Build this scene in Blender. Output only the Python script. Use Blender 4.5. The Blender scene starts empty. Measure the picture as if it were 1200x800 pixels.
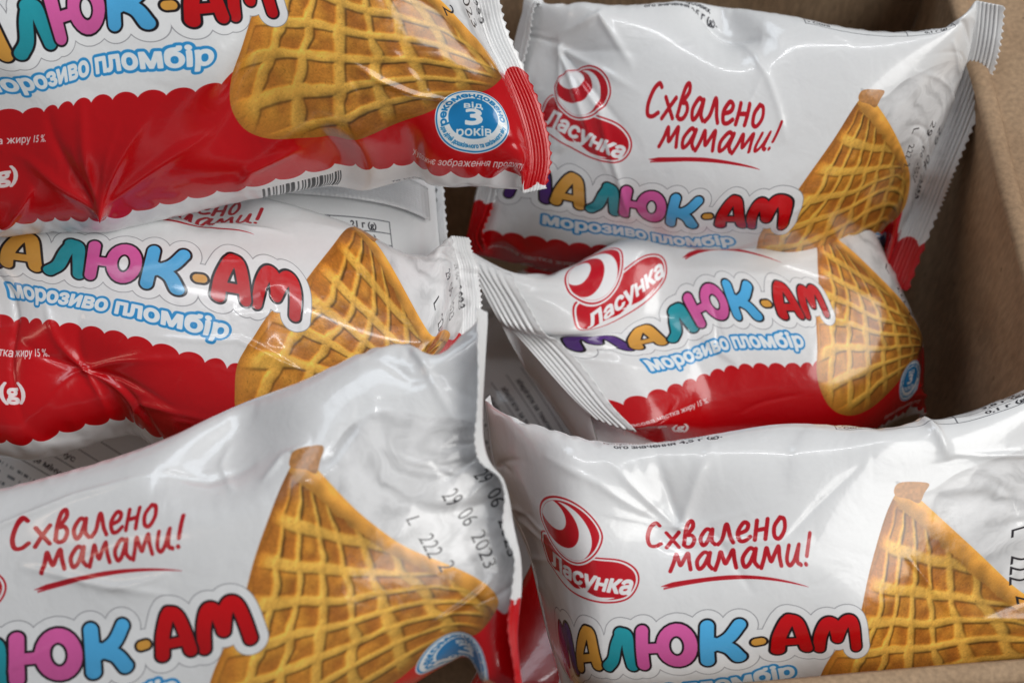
import bpy, math, random
import numpy as np
from mathutils import Vector, Matrix

# ------------------------------------------------------------------ camera, light, exposure
scene = bpy.context.scene
TH = math.radians(28.0)          # how far the lens leans away from straight down
DIST = 0.45                      # lens to the reference plane, metres
FPX = 1800.0                     # focal length in pixels of the 1200 px wide photograph
U = 0.00025                      # metres for one unit of the wrapper print
CT, ST = math.cos(TH), math.sin(TH)
CAM = np.array([0.0, -DIST * ST, DIST * CT])

cam_data = bpy.data.cameras.new('camera')
cam_data.sensor_width = 36.0
cam_data.lens = FPX / 1200.0 * 36.0
cam_data.clip_start = 0.01
cam_data.clip_end = 50.0
cam = bpy.data.objects.new('camera', cam_data)
scene.collection.objects.link(cam)
cam.location = Vector(CAM)
cam.rotation_euler = (TH, 0, 0)
cam_data.dof.use_dof = True
cam_data.dof.focus_distance = 0.425
cam_data.dof.aperture_fstop = 13.0
scene.camera = cam

world = bpy.data.worlds.new('World')
scene.world = world
world.use_nodes = True
bg = world.node_tree.nodes['Background']
bg.inputs['Color'].default_value = (0.92, 0.95, 1.0, 1)
bg.inputs['Strength'].default_value = 0.135

def area(name, loc, target, sx, sy, power, col):
    d = bpy.data.lights.new(name, 'AREA')
    d.shape = 'RECTANGLE'; d.size = sx; d.size_y = sy
    d.energy = power; d.color = col
    o = bpy.data.objects.new(name, d)
    scene.collection.objects.link(o)
    o.location = loc
    o.rotation_euler = (Vector(target) - Vector(loc)).to_track_quat('-Z', 'Y').to_euler()
    return o

area('far_window_light', (-0.50, 0.80, 1.05), (0.05, 0.1, 0), 0.6, 0.35, 2.6, (0.82, 0.91, 1.0))
area('window_light', (0.85, -0.20, 1.05), (0.05, 0, 0), 1.05, 0.8, 13.2, (1.0, 0.985, 0.955))
area('glint_strip', (0.05, 0.60, 1.5), (0, 0, 0), 1.2, 0.035, 3.2, (0.97, 0.98, 1.0))  # added narrow strip light, gives the film creases their thin highlights
area('warm_side_fill', (-1.0, 0.05, 0.75), (0, 0, 0), 0.08, 0.5, 0.5, (1.0, 0.76, 0.60))  # added weak warm light from the left, warms the film's highlights

scene.render.engine = 'CYCLES'
scene.cycles.use_denoising = True
scene.cycles.max_bounces = 8
scene.view_settings.view_transform = 'Standard'
scene.view_settings.look = 'None'
scene.view_settings.exposure = 0.0
scene.view_settings.gamma = 1.0
scene.view_settings.use_curve_mapping = False

rng = np.random.RandomState(7)

def ray_dir(px, py):
    return np.array([0, ST, -CT]) + (px - 600) / FPX * np.array([1.0, 0, 0]) - (py - 400) / FPX * np.array([0, CT, ST])

def at(px, py, z):
    """the point of the place seen at a photograph pixel, at height z"""
    d = ray_dir(px, py)
    return CAM + (z - CAM[2]) / d[2] * d

# ------------------------------------------------------------------ the wrapper print (flat artwork drawn in code)
# print units: x along the wrapper, y across it (down), y wraps round every 900 units
S = 2.5
PX0, PX1, PY0, PY1 = -112.0, 757.0, -450.0, 450.0
IW, IH = int((PX1 - PX0) * S), int((PY1 - PY0) * S)
IMG = np.empty((IH, IW, 3), np.float32)

def hexc(r, g, b):
    return np.array([r, g, b], np.float32) / 255.0

WHITE = hexc(238, 239, 240)
IMG[:] = WHITE

def window(x0, x1, y0, y1):
    a, b = max(0, int((x0 - PX0) * S)), min(IW, int((x1 - PX0) * S) + 1)
    c, d = max(0, int((y0 - PY0) * S)), min(IH, int((y1 - PY0) * S) + 1)
    X, Y = np.meshgrid((np.arange(a, b) + .5) / S + PX0, (np.arange(c, d) + .5) / S + PY0)
    return (slice(c, d), slice(a, b)), X.astype(np.float32), Y.astype(np.float32)

def cover(d):
    return np.clip(0.5 - d * S, 0, 1)

def paint(sl, alpha, col):
    a = alpha[..., None]
    IMG[sl] = IMG[sl] * (1 - a) + np.asarray(col, np.float32) * a

def smooth(pts, n=6):
    P = np.array(pts, float)
    if len(P) < 3:
        return P
    Q = np.vstack([2 * P[0] - P[1], P, 2 * P[-1] - P[-2]])
    out = []
    for i in range(1, len(Q) - 2):
        p0, p1, p2, p3 = Q[i - 1:i + 3]
        for k in range(n):
            t = k / n
            out.append(.5 * (2 * p1 + (p2 - p0) * t + (2 * p0 - 5 * p1 + 4 * p2 - p3) * t * t + (3 * p1 - p0 - 3 * p2 + p3) * t ** 3))
    out.append(P[-1])
    return np.array(out)

def seg_dist(X, Y, A, B):
    d = np.full(X.shape, 1e9, np.float32)
    for (ax, ay), (bx, by) in zip(A, B):
        vx, vy = bx - ax, by - ay
        L = vx * vx + vy * vy + 1e-9
        t = np.clip(((X - ax) * vx + (Y - ay) * vy) / L, 0, 1)
        d = np.minimum(d, (X - ax - t * vx) ** 2 + (Y - ay - t * vy) ** 2)
    return np.sqrt(d)

def stroke_dist(X, Y, strokes):
    d = None
    for st in strokes:
        P = smooth(st[0]) if st[2] else np.array(st[0], float)
        e = seg_dist(X, Y, P[:-1], P[1:]) - st[1] if len(P) > 1 else np.hypot(X - P[0][0], Y - P[0][1]) - st[1]
        d = e if d is None else np.minimum(d, e)
    return d

def poly_dist(X, Y, A, B, A2=None, B2=None):
    """signed distance to closed outlines given as segments A->B (even-odd); A2->B2: all segments that matter for inside/outside"""
    d = seg_dist(X, Y, A, B) if len(A) else np.full(X.shape, 99.0, np.float32)
    ins = np.zeros(X.shape, bool)
    for (ax, ay), (bx, by) in (zip(A, B) if A2 is None else zip(A2, B2)):
        if ay == by:
            continue
        c = (ay > Y) != (by > Y)
        xi = ax + (Y - ay) * ((bx - ax) / (by - ay))
        ins ^= c & (X < xi)
    return np.where(ins, -d, d)

def closed(pts, sm=True, n=6):
    P = np.array(pts, float)
    if sm:
        Q = np.vstack([P[-1:], P, P[:2]])
        out = []
        for i in range(1, len(Q) - 2):
            p0, p1, p2, p3 = Q[i - 1:i + 3]
            for k in range(n):
                t = k / n
                out.append(.5 * (2 * p1 + (p2 - p0) * t + (2 * p0 - 5 * p1 + 4 * p2 - p3) * t * t + (3 * p1 - p0 - 3 * p2 + p3) * t ** 3))
        P = np.array(out)
    return P, np.roll(P, -1, axis=0)

def text_segments(s, size):
    """outline of a line of type, baseline at y = 0, y down, in print units"""
    cu = bpy.data.curves.new('type', 'FONT')
    cu.body = s.replace('н', 'h'); cu.size = size; cu.resolution_u = 3
    cu.small_caps_scale = .735
    for k, ch in enumerate(s):
        if ch == 'н':
            cu.body_format[k].use_small_caps = True
    ob = bpy.data.objects.new('type', cu)
    scene.collection.objects.link(ob)
    dg = bpy.context.evaluated_depsgraph_get(); dg.update()
    me = ob.evaluated_get(dg).to_mesh()
    v = np.array([(p.co.x, -p.co.y) for p in me.vertices]) if len(me.vertices) else np.zeros((0, 2))
    cnt = {}
    for p in me.polygons:
        for e in p.edge_keys:
            cnt[e] = cnt.get(e, 0) + 1
    E = np.array([e for e, c in cnt.items() if c == 1], int).reshape(-1, 2)
    me.calc_loop_triangles()
    T = v[np.array([t.vertices[:] for t in me.loop_triangles], int).reshape(-1, 3)]
    A, B = v[E[:, 0]], v[E[:, 1]]
    ob.evaluated_get(dg).to_mesh_clear()
    bpy.data.objects.remove(ob); bpy.data.curves.remove(cu)
    return A, B, T

def place_type(s, x, y, size, width=None, ang=0.0, shear=0.0):
    A, B, T = text_segments(s, size)
    x0 = min(A[:, 0].min(), B[:, 0].min()); x1 = max(A[:, 0].max(), B[:, 0].max())
    k = 1.0 if width is None else width / (x1 - x0)
    ca, sa = math.cos(ang), math.sin(ang)
    def f(P):
        px = (P[:, 0] - x0) * k - shear * P[:, 1]; py = P[:, 1]
        return np.stack([x + px * ca - py * sa, y + px * sa + py * ca], 1)
    return f(A), f(B), f(T.reshape(-1, 2)).reshape(-1, 3, 2)

def draw_segments(A, B, T, layers, pad=2.0, tile=14.0):
    """layers: list of (offset, colour) painted from the widest to the tightest; long lines are tiled to stay quick"""
    lo = np.minimum(A.min(0), B.min(0)) - pad; hi = np.maximum(A.max(0), B.max(0)) + pad
    nx = max(1, int((hi[0] - lo[0]) / tile)); ny = max(1, int((hi[1] - lo[1]) / (tile * 4)))
    ex = np.linspace(lo[0], hi[0], nx + 1); ey = np.linspace(lo[1], hi[1], ny + 1)
    res = []
    for i in range(nx):
        for j in range(ny):
            sl, X, Y = window(ex[i], ex[i + 1] - 1.01 / S, ey[j], ey[j + 1] - 1.01 / S)
            if X.size == 0:
                continue
            ylo, yhi = np.minimum(A[:, 1], B[:, 1]), np.maximum(A[:, 1], B[:, 1])
            xlo, xhi = np.minimum(A[:, 0], B[:, 0]), np.maximum(A[:, 0], B[:, 0])
            near = (xhi > X.min() - pad) & (xlo < X.max() + pad) & (yhi > Y.min() - pad) & (ylo < Y.max() + pad)
            if not near.any():
                continue
            d = seg_dist(X, Y, A[near], B[near])
            ins = np.zeros(X.shape, bool)
            tn = (T[:, :, 0].max(1) > X.min()) & (T[:, :, 0].min(1) < X.max()) & (T[:, :, 1].max(1) > Y.min()) & (T[:, :, 1].min(1) < Y.max())
            for p, q, w in T[tn]:
                e0 = (q[0] - p[0]) * (Y - p[1]) - (q[1] - p[1]) * (X - p[0])
                e1 = (w[0] - q[0]) * (Y - q[1]) - (w[1] - q[1]) * (X - q[0])
                e2 = (p[0] - w[0]) * (Y - w[1]) - (p[1] - w[1]) * (X - w[0])
                ins |= ((e0 >= 0) & (e1 >= 0) & (e2 >= 0)) | ((e0 <= 0) & (e1 <= 0) & (e2 <= 0))
            res.append((sl, np.where(ins, -d, d)))
    for off, col in layers:
        for sl, d in res:
            paint(sl, cover(d - off), col)

def value_noise(shape, cell, seed):
    r = np.random.RandomState(seed)
    h, w = shape
    cy, cx = (cell, cell) if np.isscalar(cell) else cell
    gh, gw = int(h / cy) + 3, int(w / cx) + 3
    g = r.rand(gh, gw).astype(np.float32)
    y = np.arange(h) / cy; x = np.arange(w) / cx
    yi, xi = y.astype(int), x.astype(int)
    fy = (y - yi); fx = (x - xi)
    fy = (fy * fy * (3 - 2 * fy))[:, None].astype(np.float32); fx = (fx * fx * (3 - 2 * fx))[None].astype(np.float32)
    a = g[yi][:, xi]; b = g[yi][:, xi + 1]; c = g[yi + 1][:, xi]; d = g[yi + 1][:, xi + 1]
    return (a * (1 - fx) + b * fx) * (1 - fy) + (c * (1 - fx) + d * fx) * fy

# --- red band with scalloped edges
RED = hexc(198, 3, 16)
sl, X, Y = window(PX0, PX1, 30, 245)
pitch = 27.0
xm = (X - 3.0) % pitch - pitch / 2
top = 78 - np.sqrt(np.maximum(0, 15.2 ** 2 - xm ** 2)) * 0.92
xm2 = (X + 9.0) % pitch - pitch / 2
bot = 198 + np.sqrt(np.maximum(0, 15.2 ** 2 - xm2 ** 2)) * 0.92
paint(sl, cover(np.maximum(top - Y, Y - bot)), RED)

# --- ice cream picture: soft white with ruffled grey streaks
TIP = np.array([482.0, -183.0]); RGT = np.array([660.0, 55.0])
ice = [(480, -186), (512, -176), (545, -196), (590, -208), (637, -212), (680, -204), (712, -180), (722, -100), (718, 0), (690, 70), (655, 60), (570, -40)]
A, B = closed(ice)
sl, X, Y = window(470, 735, -225, 80)
d = poly_dist(X, Y, A, B)
ang = np.arctan2(Y + 60, X - 560); rad = np.hypot(X - 560, Y + 60)
n1 = value_noise(X.shape, (46, 90), 1); n2 = value_noise(X.shape, 14, 2); n4 = value_noise(X.shape, 120, 9)
wob = 24 * n1 + 4 * n2 + 50 * n4
st = np.sin((rad + wob) / 4.9) * .5 + .5
st2 = np.sin((rad * 1.1 + 1.7 * wob + X * .35) / 9.5) * .5 + .5
st3 = np.sin((rad * .8 + 2.4 * wob - Y * .3) / 2.6) * .5 + .5
n3 = value_noise(X.shape, 5, 3)
patch = np.clip((value_noise(X.shape, 46, 8) - .35) * 2.4, 0, 1)
tone = 0.95 - .085 * patch * (st ** 2) - .085 * (st2 ** 3) * (.4 + .6 * n4) - .035 * patch * st3 ** 2 - .012 * n3 + .03 * (n1 - .5)
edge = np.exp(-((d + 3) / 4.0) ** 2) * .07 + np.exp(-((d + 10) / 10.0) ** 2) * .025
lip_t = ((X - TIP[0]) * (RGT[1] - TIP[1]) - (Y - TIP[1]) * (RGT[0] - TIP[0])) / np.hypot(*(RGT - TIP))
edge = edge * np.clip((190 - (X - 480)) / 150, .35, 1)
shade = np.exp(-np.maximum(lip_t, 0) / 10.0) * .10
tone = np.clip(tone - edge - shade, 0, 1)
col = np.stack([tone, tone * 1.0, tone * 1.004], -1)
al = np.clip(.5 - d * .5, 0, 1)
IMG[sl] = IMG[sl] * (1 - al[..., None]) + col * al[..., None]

# --- wafer cone picture
cone = [(480, -181), (487, -186), (494, -181), (520, -146), (552, -100), (585, -54), (620, -6), (645, 26), (663, 52), (661, 66), (640, 84), (605, 108),
        (560, 132), (515, 148), (470, 158), (425, 159), (385, 150), (356, 134), (341, 112), (336, 88), (340, 58), (352, 26), (372, -6), (392, -34), (418, -78), (446, -124), (466, -160)]
A, B = closed(cone, n=4)
sl, X, Y = window(325, 675, -195, 170)
d = poly_dist(X, Y, A, B)
w1 = value_noise(X.shape, 60, 11) - .5; w2 = value_noise(X.shape, 28, 12) - .5; w3 = value_noise(X.shape, 5, 13) - .5
w4 = value_noise(X.shape, 2.2, 14) - .5; w5 = value_noise(X.shape, 110, 15) - .5
XX = X + 8 * w1 + 1.6 * w2; YY = Y + 9 * w5 + 1.6 * w2
# two fans of ridges: one spreads from above the tip, the other from beyond the right corner
TX, TY = 497.0, -236.0
ga = np.arctan2(XX - TX, YY - TY)
ph1 = (ga + .60) / .135 + 0.30 * np.sin((YY + 40) / 90.0)
RX, RY = 760.0, 62.0
gb = np.arctan2(YY - RY - 0.0009 * (XX - 500) ** 2, RX - XX)
ph2 = (gb + .95) / .128 + 0.10 * np.sin(XX / 45.0)
def ridge(ph, wid):
    u = np.abs((ph % 1.0) - .5) * 2
    t = np.clip((u - (1 - wid)) / wid, 0, 1)
    return np.sqrt(np.clip(1 - (1 - t) ** 2, 0, 1)) * np.clip(t * 4, 0, 1)
r1 = ridge(ph1, .37); r2 = ridge(ph2, .40)
H = np.maximum(r1 * .88, r2) * 6.0 + .8 * np.minimum(r1, r2)
H = H + 3.6 * value_noise(X.shape, 30, 16) + .35 * w3
H = H * np.clip(-d / 22.0, 0.15, 1)
for _ in range(16):
    H[1:-1, 1:-1] = .5 * H[1:-1, 1:-1] + .125 * (H[2:, 1:-1] + H[:-2, 1:-1] + H[1:-1, 2:] + H[1:-1, :-2])
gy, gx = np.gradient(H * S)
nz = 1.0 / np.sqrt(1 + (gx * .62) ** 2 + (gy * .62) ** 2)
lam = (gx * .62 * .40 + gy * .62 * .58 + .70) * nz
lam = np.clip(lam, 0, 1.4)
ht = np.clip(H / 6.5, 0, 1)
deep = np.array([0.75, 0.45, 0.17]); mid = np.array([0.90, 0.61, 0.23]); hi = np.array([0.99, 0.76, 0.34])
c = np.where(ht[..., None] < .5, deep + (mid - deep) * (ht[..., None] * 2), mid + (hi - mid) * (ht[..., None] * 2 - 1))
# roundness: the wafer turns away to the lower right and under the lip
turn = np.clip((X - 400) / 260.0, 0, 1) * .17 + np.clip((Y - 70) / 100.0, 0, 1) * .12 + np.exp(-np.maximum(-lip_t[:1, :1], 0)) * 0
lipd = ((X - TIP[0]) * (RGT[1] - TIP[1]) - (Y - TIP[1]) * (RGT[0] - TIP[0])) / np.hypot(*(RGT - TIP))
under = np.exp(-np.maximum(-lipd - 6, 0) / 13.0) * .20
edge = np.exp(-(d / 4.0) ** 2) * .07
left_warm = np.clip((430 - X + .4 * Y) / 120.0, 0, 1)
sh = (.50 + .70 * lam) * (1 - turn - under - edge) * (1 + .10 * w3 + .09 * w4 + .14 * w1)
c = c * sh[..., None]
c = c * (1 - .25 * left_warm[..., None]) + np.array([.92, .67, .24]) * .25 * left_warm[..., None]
spots = np.clip((value_noise(X.shape, 4.0, 17) - .86) * 6, 0, 1) * .28
c = c * (1 - spots[..., None])
# rim of the wafer along the opening
rimw = 6.0 + 3.5 * value_noise(X.shape, 26, 18) + 1.5 * w3
rim = np.clip((lipd + 5 + rimw) / 1.6, 0, 1) * (Y > -178)
rimtone = (.80 + .34 * np.clip((lipd + 10) / 14, 0, 1) + .25 * w2 + .10 * w4)
rc = np.array([.88, .62, .27]) * rimtone[..., None]
c = c * (1 - rim[..., None]) + rc * rim[..., None]
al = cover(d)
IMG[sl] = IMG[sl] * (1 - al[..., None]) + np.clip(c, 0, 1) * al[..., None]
# torn flap at the tip
A, B = closed([(476, -182), (481, -190), (494, -191), (514, -186), (509, -174), (503, -163), (492, -170), (479, -175)])
sl, X, Y = window(470, 525, -200, -150)
d = poly_dist(X, Y, A, B)
t = value_noise(X.shape, 7, 21)
cc = np.array([.76, .53, .30]) * (.92 + .16 * t - .18 * np.clip((-174 - Y) / -20, 0, 1))[..., None]
al = cover(d)[..., None]
IMG[sl] = IMG[sl] * (1 - al) + np.clip(cc, 0, 1) * al

# --- product name, thick rounded letters with a black edge, a white halo and a fine grey line
def A_(x):
    return [([(x + 8, -7), (x + 13, -27), (x + 23, -46), (x + 29, -51)], 7.2, 1), ([(x + 28, -51), (x + 36, -45), (x + 39, -7)], 7.4, 1), ([(x + 18, -18), (x + 37, -18)], 5.2, 0)]
def M_(x):
    return [([(x + 8, -6), (x + 13, -28), (x + 22, -45), (x + 30, -46), (x + 33, -26)], 7.4, 1), ([(x + 33, -22), (x + 40, -42), (x + 49, -51), (x + 55, -43), (x + 60, -6)], 7.4, 1)]
letters = [
    (hexc(88, 52, 128), M_(-8)),
    (hexc(229, 166, 72), A_(57)),
    (hexc(38, 158, 172), [([(111, -5), (121, -15), (128, -34), (135, -48)], 7.0, 1), ([(134, -49), (142, -45), (143, -28), (144, -6)], 7.2, 1)]),
    (hexc(226, 100, 172), [([(161, -50), (158, -7)], 7.4, 0), ([(160, -28), (180, -28)], 6.0, 0),
                            ([(200 + 16 * math.cos(a), -29 + 20 * math.sin(a)) for a in np.linspace(0, 2 * math.pi, 25)], 7.4, 0)]),
    (hexc(86, 184, 240), [([(235, -50), (232, -7)], 7.6, 0), ([(237, -24), (256, -33), (269, -49)], 7.0, 1), ([(240, -29), (256, -20), (264, -6)], 7.2, 1)]),
    (hexc(229, 166, 72), [([(283, -23), (288, -23.3)], 4.9, 0)]),
    (hexc(206, 8, 18), M_(340)),
    (hexc(206, 8, 18), A_(294)),
]
sl, X, Y = window(-40, 430, -90, 35)
dl = [stroke_dist(X, Y, sgs) for _, sgs in letters]
dall = np.minimum.reduce(dl)
paint(sl, cover(dall - 12.9), hexc(150, 150, 155))
paint(sl, cover(dall - 12.0), hexc(243, 244, 245))
# small see-through triangle between the halo's lobes
for (col, _), d in zip(letters, dl):
    paint(sl, cover(d - 2.5), hexc(26, 20, 24))
    bev = np.clip(-d / 6.0, 0, 1)
    shade_ = np.clip(1.06 - .14 * (Y + 55) / 55, .85, 1.06)
    IMG[sl] = IMG[sl] * (1 - cover(d)[..., None]) + np.clip(col * shade_[..., None], 0, 1) * cover(d)[..., None]

# --- line under the name
A, B, T = place_type('морозиво пломбір', 52, 40, 28.5, width=260)
draw_segments(A, B, T, [(4.5, hexc(50, 150, 215)), (1.35, hexc(240, 246, 250))], pad=7)

# --- handwritten line
HAND = {
 'С': (1.15, [[(.98, -1.42), (.80, -1.58), (.42, -1.28), (.14, -.62), (.2, -.08), (.55, .0), (.92, -.2)]]),
 'х': (.92, [[(.1, -.95), (.4, -.5), (.78, .02)], [(.86, -.95), (.4, -.45), (.0, .06)]]),
 'в': (.92, [[(.08, -.1), (.25, -.9), (.5, -1.5), (.74, -1.62), (.76, -1.25), (.36, -.78), (.62, -.74), (.76, -.42), (.56, -.04), (.25, .02), (.08, -.15)]]),
 'а': (1.02, [[(.82, -.86), (.5, -1.0), (.12, -.5), (.22, -.02), (.5, -.2), (.82, -.9)], [(.84, -.96), (.76, -.3), (.95, .0)]]),
 'л': (.98, [[(.0, .02), (.28, -.3), (.5, -1.0), (.62, -1.0), (.74, -.35), (.9, .02)]]),
 'е': (.9, [[(.12, -.44), (.6, -.58), (.72, -.88), (.46, -1.0), (.12, -.55), (.2, -.06), (.5, .0), (.82, -.2)]]),
 'н': (1.0, [[(.24, -1.0), (.08, .0)], [(.15, -.5), (.76, -.54)], [(.86, -1.0), (.7, .0)]]),
 'о': (.95, [[(.5, -1.0), (.16, -.6), (.16, -.1), (.46, .02), (.78, -.4), (.76, -.88), (.5, -1.0)]]),
 'м': (1.28, [[(.0, .08), (.16, -.4), (.3, -.95), (.42, -.6), (.56, -.25), (.76, -.62), (.98, -1.0), (1.04, -.5), (1.14, .0)]]),
 'и': (1.02, [[(.22, -1.0), (.1, -.3), (.26, .0), (.56, -.26), (.82, -.96)], [(.84, -1.0), (.74, -.2), (.95, .0)]]),
 '!': (.5, [[(.4, -1.5), (.22, -.42)], [(.14, -.02), (.15, .0)]]),
}
def hand(word, x, y, xh, width, ang):
    st = []; cx = 0.0
    for ch in word:
        w, ss = HAND[ch]
        st += [[(cx + p[0] - .08 * p[1], p[1]) for p in s_] for s_ in ss]; cx += w + .10
    k = width / cx
    ca, sa = math.cos(ang), math.sin(ang)
    return [([(x + p[0] * k * ca - p[1] * xh * sa, y + p[0] * k * sa + p[1] * xh * ca) for p in s_], 2.45, 1) for s_ in st]
INK = hexc(192, 22, 38)
for word, x, y, w in (('Схвалено', 167, -151, 170), ('мамами!', 194, -119, 172)):
    s_ = hand(word, x, y, 22.0, w, .02)
    sl, X, Y = window(x - 8, x + w + 14, y - 50, y + 14)
    paint(sl, cover(stroke_dist(X, Y, s_)), INK)
sl, X, Y = window(175, 370, -120, -78)
yl = -99 - 9.5 * np.sin(np.clip((X - 184) / 170, 0, 1) * 2.6) + 6 * np.clip((X - 184) / 170, 0, 1) + 9 * np.clip((X - 250) / 110, 0, 1) ** 2 - 1
th_ = 2.6 * np.clip((353 - X) / 90, 0, 1) ** .6 * np.clip((X - 182) / 14, 0, 1)
paint(sl, cover(np.maximum(np.abs(Y - yl) - th_, np.maximum(183 - X, X - 353))), INK)
paint(sl, cover(np.maximum(np.abs(Y - yl - 3.0 + (X - 190) * .03) - 1.1, np.maximum(186 - X, X - 232))) * .8, INK)

# --- maker's oval badge with the ball above
def rot(P, c, a):
    P = np.asarray(P, float) - c
    return np.stack([P[:, 0] * math.cos(a) - P[:, 1] * math.sin(a), P[:, 0] * math.sin(a) + P[:, 1] * math.cos(a)], 1) + c
LC = np.array([93.0, -122.0]); LA = .20
LRED = hexc(200, 20, 36)
oval = closed(rot([(25, -122), (32, -146), (62, -149), (95, -147), (130, -147), (152, -136), (159, -119), (150, -100), (122, -91), (90, -90), (56, -93), (33, -102)], LC, LA))
ball = closed([(80 + 41 * math.cos(a) * (1 - .16 * max(0, math.sin(a))), -171 + 37 * math.sin(a)) for a in np.linspace(0, 2 * math.pi, 15)[:-1]])
sl, X, Y = window(10, 180, -225, -70)
do = poly_dist(X, Y, *oval); db = poly_dist(X, Y, *ball)
dd = np.minimum(do, db)
def ring(d):
    paint(sl, cover(d), LRED); paint(sl, cover(d + 2.0), hexc(245, 245, 246)); paint(sl, cover(d + 4.2), LRED)
ring(do)
# white swoosh inside the oval
sw = closed(rot([(42, -101), (58, -105), (78, -99), (92, -101), (112, -97), (134, -100), (118, -94.5), (90, -93), (58, -95)], LC, LA))
paint(sl, cover(poly_dist(X, Y, *sw)), hexc(245, 245, 246))
sw2 = closed(rot([(84, -104), (92, -102), (100, -104), (92, -99)], LC, LA))
paint(sl, cover(poly_dist(X, Y, *sw2)), hexc(245, 245, 246))
paint(sl, cover(db - 2.2), hexc(245, 245, 246))
ring(db)
for cx_, cy_, rx_, ry_, col_ in ((76.0, -169.0, 31.0, 33.0, hexc(246, 246, 247)), (67.0, -177.0, 26.0, 25.0, LRED), (61.0, -186.0, 18.0, 15.5, hexc(246, 246, 247))):
    de = (np.hypot((X - cx_) / rx_, (Y - cy_) / ry_) - 1) * min(rx_, ry_)
    paint(sl, np.minimum(cover(de), cover(db + 4.4)), col_)
A, B, T = place_type('Ласунка', 37, -117, 29, width=111, ang=LA, shear=.12)
draw_segments(A, B, T, [(1.3, hexc(248, 248, 249))], pad=4)

# --- blue age badge
BLUE = hexc(26, 132, 196); PALE = hexc(238, 244, 248)
bc = np.array([607.0, 140.0])
sl, X, Y = window(560, 655, 92, 190)
d = np.hypot(X - bc[0], (Y - bc[1])) 
paint(sl, cover(d - 41.5), PALE); paint(sl, cover(d - 40.5), BLUE); paint(sl, cover(d - 38.8), PALE)
paint(sl, cover(d - 26.5), BLUE)
def arc_type(s, rad, size, a0, a1, flip, col, off):
    A, B, T = text_segments(s, size)
    x0 = A[:, 0].min(); x1 = A[:, 0].max()
    def f(P):
        t = (P[:, 0] - x0) / (x1 - x0); r = rad - P[:, 1] * (1 if not flip else -1)
        a = a0 + (a1 - a0) * t
        return np.stack([bc[0] + r * np.sin(a), bc[1] - r * np.cos(a)], 1)
    draw_segments(f(A), f(B), f(T.reshape(-1, 2)).reshape(-1, 3, 2), [(off, col)], pad=3)
arc_type('рекомендовано', 29.0, 11, -1.9, 1.75, False, BLUE, .55)
arc_type('для дітей дошкільного та шкільного віку', 36.0, 6.5, 4.35, 1.95, True, BLUE, .2)
for s_, x, y, z, w in (('від', 597, 130, 13, 20), ('3', 599, 151, 27, 16), ('років', 590, 163, 13, 34)):
    A, B, T = place_type(s_, x, y, z, width=w)
    draw_segments(A, B, T, [(.35 if z < 20 else 1.1, PALE)], pad=3)

# --- small type
DARK = hexc(40, 40, 46)
def small(s, x, y, size, col, off=.15, width=None, ang=0.0, shear=0.0):
    A, B, T = place_type(s, x, y, size, width, ang, shear)
    draw_segments(A, B, T, [(off, col)], pad=1.5, tile=10)
small('Масова частка жиру 15 %.', -20, 112, 13.5, hexc(244, 226, 226), .25, width=146)
small('г (g)', 28, 158, 24, hexc(246, 232, 232), 1.1, width=50)
small('Художнє зображення продукту', 530, 196, 11.5, hexc(244, 226, 226), .2, width=136, shear=.22)
small('допустимих мінусових', 150, -297, 12, DARK, .35, width=120)
small('ого значення 4,5 г (g).', 162, -283, 12, DARK, .35, width=118)
# nutrition table wrapping over the upper edge
def line(x0, y0, x1, y1, w, col):
    sl, X, Y = window(min(x0, x1) - 3, max(x0, x1) + 3, min(y0, y1) - 3, max(y0, y1) + 3)
    paint(sl, cover(seg_dist(X, Y, [(x0, y0)], [(x1, y1)]) - w), col)
GREY = hexc(92, 94, 100)
for y in (-276, -292, -308, -324, -340):
    line(410, y, 625, y, .6, GREY)
for x in (410, 548, 625):
    line(x, -340, x, -276, .6, GREY)
for k, (s_, v) in enumerate((('Солі', '0,1 г (g)'), ('Білки', '3,8 г (g)'), ('Цукри', '15 г (g)'), ('Вуглеводи', '21 г (g)'))):
    small('• ' + s_, 414, -280 - 16 * k, 11, DARK, .3)
    small(v, 574, -280 - 16 * k, 11, DARK, .3)
# bar code under the red band, code date
xb = 355.0
r = random.Random(5)
while xb < 428:
    w = r.choice((1.2, 1.2, 2.2, 3.4))
    line(xb + w / 2, 222, xb + w / 2, 264, w / 2, hexc(24, 24, 28))
    xb += w + r.choice((1.2, 1.6, 2.6))
small('та умови зберігання', 500, 252, 11, DARK, .3)
# the plain reverse: rows of small type and a fine box
for k in range(6, 9):
    yy = -430 + 13 * k if k < 6 else 330 + 13 * k
    rr = random.Random(40 + k)
    x = 60.0
    sl, X, Y = window(60, 560, yy - 4, yy + 4)
    gr = value_noise((1, X.shape[1]), 4.2, 70 + k)[0] > .42
    wd = value_noise((1, X.shape[1]), 22, 90 + k)[0] > .30
    m = (gr & wd)[None, :] * cover(np.abs(Y - yy) - 2.2)
    paint(sl, m * .75, hexc(70, 72, 78))
for y in (300, 330, 360, 390):
    line(150, y, 640, y, .7, GREY)
line(640, 300, 640, 390, .7, GREY)
for k in range(3):
    small('зберігати за температури не вище мінус', 170, 322 + 30 * k, 13, DARK, .3)
# country mark in an oval and a grey print bar near the start of the reverse
sl, X, Y = window(-40, 10, 262, 300)
d = np.hypot((X + 15) / 1.5, Y - 281)
paint(sl, cover(np.abs(d - 11) - .7), GREY)
small('UA', -23, 285, 11, DARK, .35)
sl, X, Y = window(PX0, 30, 300, 318)
paint(sl, cover(np.maximum(np.abs(Y - 309) - 5, X - 26)) * .8, hexc(96, 92, 86))
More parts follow.
